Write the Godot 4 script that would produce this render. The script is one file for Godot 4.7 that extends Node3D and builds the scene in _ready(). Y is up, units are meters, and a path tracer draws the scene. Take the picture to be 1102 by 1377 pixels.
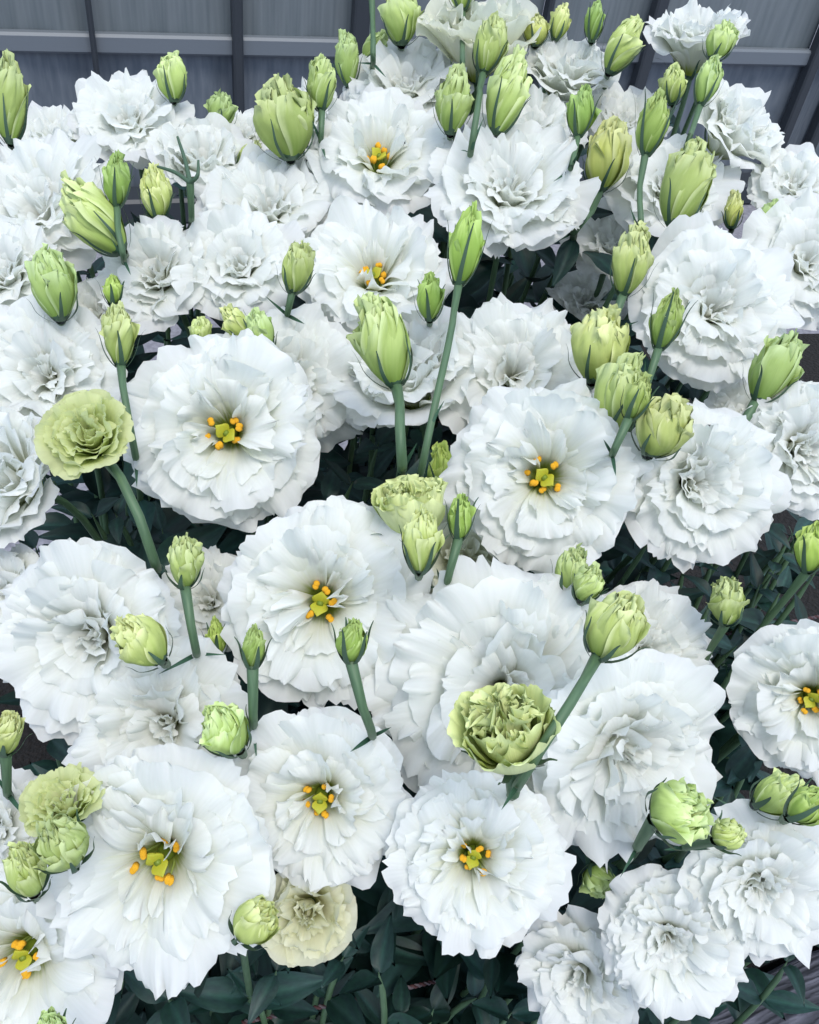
extends Node3D
# A bed of white double lisianthus in bloom, in front of a greenhouse wall.

const F := 1200.0            # focal length in pixels of the 1102 x 1377 photograph
const CX := 551.0
const CY := 688.5
const FLOOR := 0.0
const SOIL := 0.22

var cam_pos := Vector3(0, 1.2, 0)
var cam_basis: Basis
var rng := RandomNumberGenerator.new()
var noise := FastNoiseLite.new()
var taken := {}
var M := {}
var leaf_meshes: Array = []
var bract_meshes: Array = []
var soil_poly := PackedVector2Array()

# ------------------------------------------------------------------ helpers
func at(x: float, y: float, depth: float) -> Vector3:
	return cam_pos + cam_basis * Vector3((x - CX) / F * depth, -(y - CY) / F * depth, -depth)

func on_level(x: float, y: float, h: float) -> Vector3:
	var d := at(x, y, 1.0) - cam_pos
	return cam_pos + d * ((h - cam_pos.y) / d.y)

func canopy(y: float) -> float:
	var t := y / 1377.0
	return 0.70 - 0.66 * t + 0.32 * t * t

func numbered(called: String) -> String:
	var n: int = taken.get(called, 0)
	taken[called] = n + 1
	return called if n == 0 else "%s_%03d" % [called, n]

func thing(called: String, label: String, category: String, where: Vector3, group := "") -> Node3D:
	var o := Node3D.new()
	o.name = numbered(called)
	o.position = where
	o.set_meta("label", label)
	o.set_meta("category", category)
	if group != "":
		o.set_meta("group", group)
	add_child(o)
	return o

func part(called: String, mesh: Mesh, mat: Material, parent: Node3D, xf := Transform3D.IDENTITY) -> MeshInstance3D:
	var o := MeshInstance3D.new()
	o.name = called
	o.mesh = mesh
	o.material_override = mat
	o.transform = xf
	parent.add_child(o, true)
	return o

func struct(called: String, mesh: Mesh, mat: Material) -> MeshInstance3D:
	var o := part(called, mesh, mat, self)
	o.set_meta("kind", "structure")
	return o

func rr(a: float, b: float) -> float:
	return rng.randf_range(a, b)

func lin(r: float, g: float, b: float) -> Color:
	return Color(r, g, b).linear_to_srgb()

# a sheet of (nu + 1) x (nv + 1) points with smooth normals
func sheet(p: PackedVector3Array, nu: int, nv: int, cols := PackedColorArray()) -> ArrayMesh:
	var w := nu + 1
	var nrm := PackedVector3Array()
	nrm.resize(p.size())
	var uv := PackedVector2Array()
	uv.resize(p.size())
	for j in nv + 1:
		var j0 := maxi(j - 1, 0) * w
		var j1 := mini(j + 1, nv) * w
		for i in w:
			var k := j * w + i
			var du := p[j * w + mini(i + 1, nu)] - p[j * w + maxi(i - 1, 0)]
			var dv := p[j1 + i] - p[j0 + i]
			var n := du.cross(dv)
			nrm[k] = n.normalized() if n.length_squared() > 1e-20 else Vector3.UP
			uv[k] = Vector2(float(i) / nu, float(j) / nv)
	var idx := PackedInt32Array()
	idx.resize(nu * nv * 6)
	var q := 0
	for j in nv:
		for i in nu:
			var a := j * w + i
			idx[q] = a; idx[q + 1] = a + w; idx[q + 2] = a + 1
			idx[q + 3] = a + 1; idx[q + 4] = a + w; idx[q + 5] = a + w + 1
			q += 6
	var arr := []
	arr.resize(Mesh.ARRAY_MAX)
	arr[Mesh.ARRAY_VERTEX] = p
	arr[Mesh.ARRAY_NORMAL] = nrm
	arr[Mesh.ARRAY_TEX_UV] = uv
	arr[Mesh.ARRAY_INDEX] = idx
	if cols.size() == p.size():
		arr[Mesh.ARRAY_COLOR] = cols
	var m := ArrayMesh.new()
	m.add_surface_from_arrays(Mesh.PRIMITIVE_TRIANGLES, arr)
	return m

# a tapered tube along a list of points
func tube(pts: PackedVector3Array, radii: PackedFloat32Array, sides := 8) -> ArrayMesh:
	var p := PackedVector3Array()
	var n := pts.size()
	var side := Vector3.RIGHT
	for j in n:
		var t := (pts[mini(j + 1, n - 1)] - pts[maxi(j - 1, 0)]).normalized()
		side = (side - t * side.dot(t))
		if side.length() < 0.01:
			side = t.cross(Vector3.FORWARD)
		side = side.normalized()
		var o := t.cross(side)
		for i in sides + 1:
			var a := -TAU * i / sides
			p.append(pts[j] + (side * cos(a) + o * sin(a)) * radii[j])
	return sheet(p, sides, n - 1)

# a lathed closed shape: profile of (radius, height)
func lathe(prof: Array, sides := 12, squash := 1.0) -> ArrayMesh:
	var p := PackedVector3Array()
	for q in prof:
		for i in sides + 1:
			var a := -TAU * i / sides
			p.append(Vector3(cos(a) * q[0], q[1], sin(a) * q[0] * squash))
	return sheet(p, sides, prof.size() - 1)

func bar_mesh(size: Vector3, bev := 0.004) -> ArrayMesh:   # a box with chamfered long edges (long axis y)
	var st := SurfaceTool.new()
	st.begin(Mesh.PRIMITIVE_TRIANGLES)
	st.set_smooth_group(-1)
	var hx := size.x / 2; var hz := size.z / 2; var h := size.y / 2
	var ring := [Vector2(hx - bev, hz), Vector2(hx, hz - bev), Vector2(hx, -hz + bev), Vector2(hx - bev, -hz), Vector2(-hx + bev, -hz), Vector2(-hx, -hz + bev), Vector2(-hx, hz - bev), Vector2(-hx + bev, hz)]
	for i in 8:
		var a: Vector2 = ring[i]
		var b: Vector2 = ring[(i + 1) % 8]
		var q := [Vector3(a.x, -h, a.y), Vector3(a.x, h, a.y), Vector3(b.x, h, b.y), Vector3(b.x, -h, b.y)]
		for k in [0, 1, 2, 0, 2, 3]:
			st.add_vertex(q[k])
		for k in [[Vector3(0, h, 0), Vector3(b.x, h, b.y), Vector3(a.x, h, a.y)], [Vector3(0, -h, 0), Vector3(a.x, -h, a.y), Vector3(b.x, -h, b.y)]]:
			for v in k:
				st.add_vertex(v)
	st.generate_normals()
	return st.commit()

# ------------------------------------------------------------------ materials
func noise_image(w: int, h: int, fx: float, fy: float, oct: int, sd: int) -> Image:
	var n := FastNoiseLite.new()
	n.seed = sd
	n.frequency = 1.0
	n.fractal_octaves = oct
	var im := Image.create(w, h, false, Image.FORMAT_RGB8)
	for y in h:
		for x in w:
			var v := clampf(0.5 + 0.5 * n.get_noise_2d(x * fx, y * fy) * 1.4, 0, 1)
			im.set_pixel(x, y, Color(v, v, v))
	return im

func ramp_image(src: Image, a: Color, b: Color) -> Image:
	var im := Image.create(src.get_width(), src.get_height(), false, Image.FORMAT_RGB8)
	for y in src.get_height():
		for x in src.get_width():
			im.set_pixel(x, y, a.lerp(b, src.get_pixel(x, y).r))
	return im

func make_materials() -> void:
	var vein := noise_image(256, 128, 0.16, 0.012, 3, 5)
	var vn: Image = vein.duplicate()
	vn.bump_map_to_normal_map(1.6)
	var vein_tex := ImageTexture.create_from_image(ramp_image(vein, Color(0.975, 0.978, 0.972), Color(1, 1, 1)))
	var vn_tex := ImageTexture.create_from_image(vn)
	var p := StandardMaterial3D.new()
	p.vertex_color_use_as_albedo = true
	p.albedo_texture = vein_tex
	p.normal_enabled = true
	p.normal_texture = vn_tex
	p.normal_scale = 0.2
	p.roughness = 0.6
	p.metallic_specular = 0.3
	p.backlight_enabled = true
	p.backlight = Color(0.98, 0.99, 0.95)
	p.cull_mode = BaseMaterial3D.CULL_DISABLED
	M.petal = p
	var b: StandardMaterial3D = p.duplicate()
	b.backlight = Color(0.36, 0.4, 0.2)
	b.roughness = 0.5
	b.normal_scale = 0.3
	M.bud = b
	var blotch := noise_image(128, 128, 0.05, 0.05, 4, 9)
	var g := StandardMaterial3D.new()
	g.albedo_color = lin(0.085, 0.155, 0.075)
	g.albedo_texture = ImageTexture.create_from_image(ramp_image(blotch, Color(0.82, 0.85, 0.85), Color(1, 1, 1)))
	g.uv1_scale = Vector3(1, 6, 1)
	g.roughness = 0.55
	M.stem = g
	var s: StandardMaterial3D = g.duplicate()
	s.albedo_color = lin(0.055, 0.11, 0.06)
	s.cull_mode = BaseMaterial3D.CULL_DISABLED
	M.sepal = s
	var l := StandardMaterial3D.new()
	l.vertex_color_use_as_albedo = true
	l.albedo_texture = g.albedo_texture
	l.roughness = 0.5
	l.metallic_specular = 0.4
	l.backlight_enabled = true
	l.backlight = Color(0.12, 0.22, 0.1)
	l.cull_mode = BaseMaterial3D.CULL_DISABLED
	M.leaf = l
	var an := StandardMaterial3D.new()
	an.albedo_color = lin(0.78, 0.4, 0.015)
	an.roughness = 0.9
	var pol := noise_image(64, 64, 0.25, 0.25, 2, 3)
	pol.bump_map_to_normal_map(3.0)
	an.normal_enabled = true
	an.normal_texture = ImageTexture.create_from_image(pol)
	M.anther = an
	var fi := StandardMaterial3D.new()
	fi.albedo_color = lin(0.4, 0.5, 0.12)
	fi.roughness = 0.5
	M.filament = fi
	var sg := StandardMaterial3D.new()
	sg.albedo_color = lin(0.4, 0.38, 0.02)
	sg.roughness = 0.6
	sg.subsurf_scatter_enabled = true
	sg.subsurf_scatter_strength = 0.15
	M.stigma = sg
	var ov := StandardMaterial3D.new()
	ov.albedo_color = lin(0.16, 0.22, 0.02)
	ov.roughness = 0.5
	M.ovary = ov
	# weathered timber
	var wg := noise_image(512, 128, 0.008, 0.16, 5, 21)
	var wn: Image = wg.duplicate()
	wn.bump_map_to_normal_map(5.0)
	var wd := StandardMaterial3D.new()
	wd.albedo_texture = ImageTexture.create_from_image(ramp_image(wg, lin(0.004, 0.005, 0.008), lin(0.12, 0.12, 0.15)))
	wd.normal_enabled = true
	wd.normal_texture = ImageTexture.create_from_image(wn)
	wd.roughness = 0.85
	M.timber = wd
	var wr: StandardMaterial3D = wd.duplicate()
	wr.albedo_texture = ImageTexture.create_from_image(ramp_image(wg, lin(0.09, 0.03, 0.02), lin(0.28, 0.12, 0.08)))
	M.red_timber = wr
	# ground
	var so := noise_image(512, 512, 0.05, 0.05, 5, 31)
	var sn: Image = so.duplicate()
	sn.bump_map_to_normal_map(8.0)
	var sm := StandardMaterial3D.new()
	sm.albedo_texture = ImageTexture.create_from_image(ramp_image(so, lin(0.003, 0.003, 0.003), lin(0.014, 0.011, 0.01)))
	sm.normal_enabled = true
	sm.normal_texture = ImageTexture.create_from_image(sn)
	sm.uv1_triplanar = true
	sm.uv1_world_triplanar = true
	sm.uv1_scale = Vector3(4, 4, 4)
	sm.roughness = 0.95
	M.soil = sm
	var fl: StandardMaterial3D = sm.duplicate()
	fl.albedo_texture = ImageTexture.create_from_image(ramp_image(so, lin(0.16, 0.16, 0.19), lin(0.27, 0.27, 0.31)))
	fl.uv1_scale = Vector3(2, 2, 2)
	fl.normal_scale = 0.3
	M.floor = fl
	# greenhouse wall: dusty film panels and painted bars
	var pn := noise_image(256, 256, 0.06, 0.012, 5, 41)
	var film := StandardMaterial3D.new()
	film.albedo_texture = ImageTexture.create_from_image(ramp_image(pn, lin(0.095, 0.115, 0.14), lin(0.16, 0.18, 0.205)))
	film.roughness = 0.45
	film.metallic_specular = 0.4
	M.film = film
	var film2: StandardMaterial3D = film.duplicate()
	film2.albedo_texture = ImageTexture.create_from_image(ramp_image(pn, lin(0.115, 0.137, 0.148), lin(0.18, 0.202, 0.214)))
	M.film_upper = film2
	var rl := StandardMaterial3D.new()
	rl.albedo_texture = ImageTexture.create_from_image(ramp_image(pn, lin(0.12, 0.14, 0.16), lin(0.165, 0.185, 0.205)))
	rl.roughness = 0.5
	M.rail = rl
	var br := StandardMaterial3D.new()
	br.albedo_color = lin(0.028, 0.034, 0.042)
	br.roughness = 0.5
	M.bar = br
	var r1 := StandardMaterial3D.new()
	r1.albedo_color = lin(0.06, 0.02, 0.022)
	r1.roughness = 0.8
	M.red_yarn = r1
	var r2: StandardMaterial3D = r1.duplicate()
	r2.albedo_color = lin(0.1, 0.075, 0.085)
	M.pale_yarn = r2

# ------------------------------------------------------------------ leaves
func make_leaf_meshes() -> void:
	for k in 7:
		var nu := 6
		var nv := 9
		var p := PackedVector3Array()
		var c := PackedColorArray()
		var bend := rr(-0.25, 0.9)
		var fold := rr(0.15, 0.5)
		var wid := rr(0.17, 0.26)
		var tw := rr(-0.5, 0.5)
		var side := rr(-0.15, 0.15)
		var tone := rr(0.65, 1.7)
		for j in nv + 1:
			var v := float(j) / nv
			var half := wid * pow(sin(PI * pow(v * 0.985 + 0.015, 0.68)), 0.95) * (1.0 - 0.25 * v)
			var ang := bend * v
			var cen := Vector3(side * v * v, -0.5 * bend * v * v, v * (1.0 - 0.12 * bend * bend * v))
			for i in nu + 1:
				var u := 2.0 * i / nu - 1.0
				var h := absf(u) * half * fold + 0.035 * sin(v * 9.0 + u * 2.0 + k) * u * u * (1.0 - v)
				var off := Vector3(u * half, h, 0).rotated(Vector3(0, 0, 1), tw * v).rotated(Vector3(1, 0, 0), ang)
				p.append(cen + off)
				var rib := 1.0 + 0.55 * exp(-u * u * 60.0)
				var side_vein := 1.0 + 0.1 * sin((v * 7.0 - absf(u) * 1.2) * TAU)
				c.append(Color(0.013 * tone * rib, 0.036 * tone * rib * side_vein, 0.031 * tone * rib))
		leaf_meshes.append(sheet(p, nu, nv, c))
	for k in 3:
		var p := PackedVector3Array()
		var c := PackedColorArray()
		for j in 7:
			var v := j / 6.0
			var half := 0.075 * (1.0 - v) * (0.7 + 1.2 * v) + 0.003
			for i in 3:
				var u := i - 1.0
				p.append(Vector3(u * half, absf(u) * half * 0.4 - (0.1 + 0.25 * k) * v * v, v))
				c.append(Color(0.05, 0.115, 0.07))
		bract_meshes.append(sheet(p, 2, 6, c))

func put_leaf(parent: Node3D, origin: Vector3, where: Vector3, dir: Vector3, up: Vector3, length: float, bract := false) -> void:
	var z := dir.normalized()
	var x := up.cross(z).normalized()
	var y := z.cross(x)
	var set_: Array = bract_meshes if bract else leaf_meshes
	var b := Basis(x, y, z) * Basis.from_scale(Vector3.ONE * length)
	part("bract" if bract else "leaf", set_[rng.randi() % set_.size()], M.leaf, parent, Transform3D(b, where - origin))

# ------------------------------------------------------------------ stems
func in_bed(p: Vector3) -> bool:
	return Geometry2D.is_point_in_polygon(Vector2(p.x, p.z), soil_poly)

func root_below(p: Vector3, lean: Vector3) -> Vector3:
	var r := Vector3(p.x, 0, p.z) + lean
	r.y = SOIL - 0.01 if in_bed(r) else FLOOR - 0.005
	return r

# builds a stem from the ground to the base of a bloom or bud; way = [] or points from the top down
func stem(o: Node3D, top: Vector3, axis: Vector3, way: Array, root: Vector3, rad: float, bare: float) -> void:
	var cur := Curve3D.new()
	cur.bake_interval = 0.012
	var n := way.size()
	var last: Vector3 = top
	cur.add_point(top - root, Vector3.ZERO, -axis * (minf(0.035, 0.4 * (way[0] - top).length()) * (1.0 if n > 1 else 0.25) if n > 0 else minf(0.12, 0.35 * (top.y - root.y))))
	for i in n:
		var nxt: Vector3 = way[i + 1] if i + 1 < n else way[i] + (way[i] - last).normalized() * 0.1 + Vector3.DOWN * 0.05
		var t: Vector3 = (nxt - last) * 0.22
		cur.add_point(way[i] - root, -t, t)
		last = way[i]
	cur.add_point(Vector3.ZERO, Vector3(rr(-0.02, 0.02), 0.16, rr(-0.02, 0.02)), Vector3.ZERO)
	var len := cur.get_baked_length()
	var steps := 12 + int(len / 0.035)
	var pts := PackedVector3Array()
	var radii := PackedFloat32Array()
	for i in steps + 1:
		var d := len * i / steps
		pts.append(cur.sample_baked(d, true))
		var flare := 0.35 * exp(-d / 0.006)
		radii.append(rad * ((1.0 + flare if bare > 0.02 else clampf(0.1 + d / 0.02, 0.1, 1.0)) + 0.35 * d / len))
	part("stem", tube(pts, radii, 8), M.stem, o)
	# opposite leaf pairs, each pair turned a quarter against the last
	var d := bare
	var turn := rr(0, TAU)
	var first := true
	while d < len - 0.03:
		var here := cur.sample_baked(d, true)
		var tan := (cur.sample_baked(maxf(d - 0.01, 0), true) - cur.sample_baked(minf(d + 0.01, len), true)).normalized()
		var k := clampf(d / 0.3, 0.0, 1.0)
		var ll := lerpf(0.026, 0.066, k) * rr(0.8, 1.2)
		for sgn in [0.0, PI]:
			var a: float = turn + sgn + rr(-0.3, 0.3)
			var side := tan.cross(Vector3(cos(a), 0.13, sin(a))).normalized()
			var dir := side + tan * rr(0.15, 0.9)
			if first and n > 0:
				dir = side * 0.5 + tan
			var cl: Vector3 = cam_basis.inverse() * (root + here + dir.normalized() * ll - cam_pos)
			if not (first and n > 0) and -cl.z < canopy(CY - F * cl.y / -cl.z) + 0.07:
				continue
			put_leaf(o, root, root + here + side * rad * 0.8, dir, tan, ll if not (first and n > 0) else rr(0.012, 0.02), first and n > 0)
		first = false
		turn += PI / 2
		d += rr(0.042, 0.06)

# ------------------------------------------------------------------ petals
# one petal of an opened bloom, in the bloom's own axes (axis = +y, claw at the origin)
func petal(q: Dictionary, nu: int, nv: int) -> ArrayMesh:
	var w := nu + 1
	var p := PackedVector3Array()
	p.resize(w * (nv + 1))
	var c := PackedColorArray()
	c.resize(w * (nv + 1))
	var L: float = q.L
	var A: float = q.A
	var f0: float = q.f0
	var f1: float = q.f1
	var kk: float = q.get("k", 1.0)
	var ruf: float = q.ruf
	var sd: float = rr(0, 500)
	var ph := [rr(0, TAU), rr(0, TAU), rr(0, TAU), rr(0, TAU)]
	var w1 := rr(1.4, 2.6)
	var w2 := rr(5.0, 8.0)
	var w3 := rr(11.0, 17.0)
	var tilt: float = q.get("tilt", 0.07)
	var cup: float = q.get("cup", 0.0)
	var th0: float = q.th
	var skew := rr(-0.12, 0.12)
	var sidebend := rr(-0.25, 0.25)
	var cbase: Color = q.cbase
	var cmid: Color = q.cmid
	var ctip: Color = q.ctip
	var r0: float = q.get("r0", 0.045)
	var claw: float = q.get("claw", 0.12)
	# profile table
	var N := 24
	var pr := PackedFloat32Array()
	var py := PackedFloat32Array()
	var pf := PackedFloat32Array()
	var r := r0
	var y := 0.0
	for i in N + 1:
		var s := float(i) / N
		var fi := f0 + (f1 - f0) * pow(s, kk) + float(q.get("lip", 0.0)) * pow(s, 6.0)
		pr.append(r); py.append(y); pf.append(fi)
		r += sin(fi) / N
		y += cos(fi) / N
	for i in w:
		var u := sin(PI * 0.5 * (2.0 * i / nu - 1.0))
		var au := absf(u)
		var edge := pow(maxf(0.0, 1.0 - pow(au, 4.6)), 0.3)
		edge *= 1.0 + 0.035 * noise.get_noise_2d(u * 30.0 + sd, 3.0) + 0.045 * noise.get_noise_2d(u * 2.6 * nu + sd, 9.0) + 0.05 * noise.get_noise_2d(u * 5.6 * nu + sd, 17.0)
		edge *= 1.0 + skew * u * 0.5
		for j in nv + 1:
			var v := float(j) / nv
			v = 1.0 - pow(1.0 - v, 1.25)
			var s := clampf(v * edge, 0.0, 1.0)
			var x := s * N
			var i0 := mini(int(x), N - 1)
			var fr := x - i0
			var rad := lerpf(pr[i0], pr[i0 + 1], fr)
			var hh := lerpf(py[i0], py[i0 + 1], fr)
			var fi := lerpf(pf[i0], pf[i0 + 1], fr)
			var v2 := s * s
			var v4 := v2 * v2
			var v8 := v4 * pow(v, 5.0)   # frill: strong only along the margin, and where the margin is far out
			var h := ruf * (v4 * 0.55 * sin(w1 * u + ph[0] + v * 1.6) + v2 * pow(v, 4.0) * 0.66 * sin(w2 * u + ph[1] + v * 2.0) + v8 * 0.6 * sin(w3 * u + ph[2] + noise.get_noise_2d(u * 30.0, sd) * 4.0))
			h += ruf * v2 * (1.5 * noise.get_noise_3d(u * 12.0 + sd, v * 16.0, sd * 0.3) + 0.5 * v2 * noise.get_noise_3d(u * 26.0 + sd, v * 36.0, sd * 0.7))
			h += cup * u * u * s * (1.6 - 0.6 * s) + tilt * u * (0.05 + 0.95 * s)
			var th := th0 + u * A * (0.7 + 0.3 * sqrt(minf(1.0, v * 2.0))) + sidebend * v2 * 0.5 + ruf * 0.7 * v8 * cos(w2 * u + ph[3])
			rad = (rad - cos(fi) * h)
			hh = hh + sin(fi) * h
			p[j * w + i] = Vector3(cos(th) * rad, hh, sin(th) * rad) * L
			# green claw with ragged streaks, then the petal's own colour
			var streak := 0.11 * noise.get_noise_2d(u * 160.0 + sd, v * 12.0)
			var g := clampf((s + streak - claw) / 0.26, 0, 1)
			var m := clampf((s + streak * 1.6 - claw - 0.16) / 0.5, 0, 1)
			var col := cbase.lerp(cmid, g * g * (3.0 - 2.0 * g)).lerp(ctip, m * m * (3.0 - 2.0 * m) * g)
			c[j * w + i] = col
	return sheet(p, nu, nv, c)

func blob(parts_at: Array) -> ArrayMesh:   # a few small ellipsoids joined in one mesh: [centre, radii, basis]
	var st := SurfaceTool.new()
	st.begin(Mesh.PRIMITIVE_TRIANGLES)
	var sp := SphereMesh.new()
	sp.radius = 1.0
	sp.height = 2.0
	sp.radial_segments = 10
	sp.rings = 6
	for a in parts_at:
		st.append_from(sp, 0, Transform3D(a[2] * Basis.from_scale(a[1]), a[0]))
	return st.commit()

func eye(o: Node3D, xf: Transform3D, S: float) -> void:
	# pistil: ovary, style and a two-lobed stigma; five stamens with orange anthers
	var pis := part("pistil", lathe([[0.001, 0.0], [0.055, 0.02], [0.075, 0.1], [0.06, 0.19], [0.025, 0.25], [0.02, 0.33], [0.03, 0.36], [0.001, 0.37]], 10), M.ovary, o, xf * Transform3D(Basis.from_scale(Vector3.ONE * S), Vector3.ZERO))
	var turn := rr(0, TAU)
	for k in 2:
		var a := turn + PI * k
		var p := PackedVector3Array()
		for j in 7:
			var v := j / 6.0
			var half := 0.066 * sin(PI * (0.12 + 0.86 * v)) + 0.008
			for i in 5:
				var u := i / 2.0 - 1.0
				var q := Vector3(u * half, 0.34 + 0.12 * v - 0.05 * v * v + 0.012 * cos(u * 2.5), 0.01 + 0.095 * v - 0.018 * u * u)
				p.append(q.rotated(Vector3.UP, a))
		# underside
		var full := PackedVector3Array()
		for j in 7:
			for i in 5: full.append(p[j * 5 + i])
			for i in 5: full.append(p[j * 5 + 4 - i] + Vector3(0, -0.022, 0))
			full.append(p[j * 5])
		part("stigma_lobe", sheet(full, 10, 6), M.stigma, pis)
	for k in 6:
		var a := TAU * k / 6 + rr(-0.3, 0.3)
		var d := Vector3(cos(a), 0, sin(a))
		var rad := rr(0.1, 0.18)
		var h := rr(0.28, 0.4)
		var pts := PackedVector3Array([d * 0.06, d * (rad * 0.75) + Vector3(0, h * 0.5, 0), d * rad + Vector3(0, h, 0)])
		var sta := part("stamen", tube(pts, PackedFloat32Array([0.012, 0.009, 0.007]), 5), M.filament, o, xf * Transform3D(Basis.from_scale(Vector3.ONE * S), Vector3.ZERO))
		var tb := Basis.from_euler(Vector3(rr(-0.5, 0.5), rr(0, TAU), rr(-0.5, 0.5)))
		part("anther", blob([[d * rad + Vector3(0, h, 0) + tb.x * 0.014, Vector3(0.026, 0.05, 0.028), tb], [d * rad + Vector3(0, h + 0.004, 0) - tb.x * 0.014, Vector3(0.025, 0.046, 0.028), tb]]), M.anther, sta)

func sepals(o: Node3D, xf: Transform3D, L: float, R: float, curl: float, wide := 1.0) -> void:
	# five narrow sepals that clasp the base and curl out at the tips
	var start := rr(0, TAU)
	for k in 5:
		var a := start + TAU * k / 5 + rr(-0.15, 0.15)
		var cl := curl * rr(0.4, 1.4)
		var len := L * rr(0.8, 1.12)
		var p := PackedVector3Array()
		var sw := rr(-0.2, 0.2)
		for j in 11:
			var v := j / 10.0
			var rad := R * (0.3 + 0.78 * pow(sin(PI * 0.5 * minf(1.0, v * 1.7)), 0.8)) + cl * L * pow(v, 3.5) * 0.6
			var y := len * (v - 0.25 * cl * pow(v, 4.0)) - 0.001
			var half := (0.0012 * (1.0 - pow(v, 1.3)) + 0.00025) * wide
			for i in 3:
				var u := i - 1.0
				var q := Vector3(rad + 0.0007 - absf(u) * half * 0.25, y, u * half)
				p.append(q.rotated(Vector3.UP, -(a + sw * v)))
		part("sepal", sheet(p, 2, 10), M.sepal, o, xf)

func axis_basis(axis: Vector3, roll: float) -> Basis:
	var y := axis.normalized()
	var x := y.cross(Vector3(0.31, 0.2, 0.93)).normalized()
	return Basis(x, y, x.cross(y)).rotated(y, roll)

const WHITE_BASE := Color(0.42, 0.5, 0.08)
const WHITE_MID := Color(0.86, 0.87, 0.77)
const WHITE_TIP := Color(0.9, 0.905, 0.905)

# kinds: open (eye shows), full (no eye), cup (half opened), cream, green
func whorls(kind: String) -> Array:
	# [count, L, f0, f1, A, ruffle, lip, cup]
	match kind:
		"open":
			return [[5, 1.0, 30, 112, 1.0, 0.1, 6, -0.1], [5, 0.97, 29, 96, 1.0, 0.11, 10, -0.08], [5, 0.91, 28, 78, 1.0, 0.12, 22, -0.05], [5, 0.82, 27, 58, 0.98, 0.13, 45, -0.02], [5, 0.7, 26, 40, 0.9, 0.14, 70, 0.02], [2, 0.6, 27, 12, 0.8, 0.2, 60, 0.05]]
		"full":
			return [[5, 1.0, 18, 110, 1.0, 0.1, 6, -0.1], [5, 0.96, 16, 94, 1.05, 0.11, 12, -0.07], [5, 0.9, 15, 77, 1.05, 0.12, 22, -0.04], [5, 0.82, 14, 60, 1.1, 0.12, 34, -0.01], [4, 0.75, 12, 44, 1.25, 0.12, 40, 0.0], [3, 0.68, 9, 30, 1.5, 0.11, 45, 0.0], [3, 0.62, 6, 16, 1.6, 0.1, 50, 0.0], [2, 0.56, 3, 4, 2.0, 0.1, 45, 0.0]]
		"cup":
			return [[5, 1.0, 34, 56, 1.05, 0.08, 44, 0.0], [5, 0.98, 28, 46, 1.05, 0.1, 46, 0.0], [5, 0.94, 22, 38, 1.1, 0.11, 48, 0.0], [4, 0.89, 16, 28, 1.25, 0.12, 50, 0.0], [3, 0.83, 10, 18, 1.5, 0.11, 50, 0.0], [2, 0.78, 5, 6, 1.8, 0.1, 45, 0.0]]
		"cream", "ivory", "lime":
			return [[5, 1.0, 46, 40, 1.15, 0.09, 40, 0.0], [5, 0.98, 40, 26, 1.2, 0.1, 38, 0.0], [4, 0.94, 32, 16, 1.35, 0.11, 40, 0.0], [4, 0.89, 22, 8, 1.4, 0.12, 42, 0.0], [3, 0.84, 14, 2, 1.6, 0.12, 40, 0.0], [2, 0.8, 6, -2, 2.0, 0.12, 40, 0.0]]
	# an opening bud: round closed petals with a frilled heart
	return [[5, 1.0, 66, -12, 1.15, 0.07, 40, 0.0], [5, 0.98, 58, -16, 1.15, 0.08, 34, 0.0], [4, 0.95, 46, -20, 1.25, 0.1, 30, 0.0], [6, 0.97, 30, -8, 0.8, 0.14, 30, 0.0], [6, 0.98, 18, -2, 0.9, 0.14, 30, 0.0], [4, 0.97, 7, 2, 1.1, 0.14, 30, 0.0]]

func bloom_radius(w: Array) -> float:
	var r := 0.045
	var m := 0.0
	for i in 24:
		var s := i / 24.0
		r += sin(deg_to_rad(w[2] + (w[3] - w[2]) * s + w[6] * pow(s, 6.0))) / 24.0
		m = maxf(m, r)
	return m * 0.96

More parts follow.
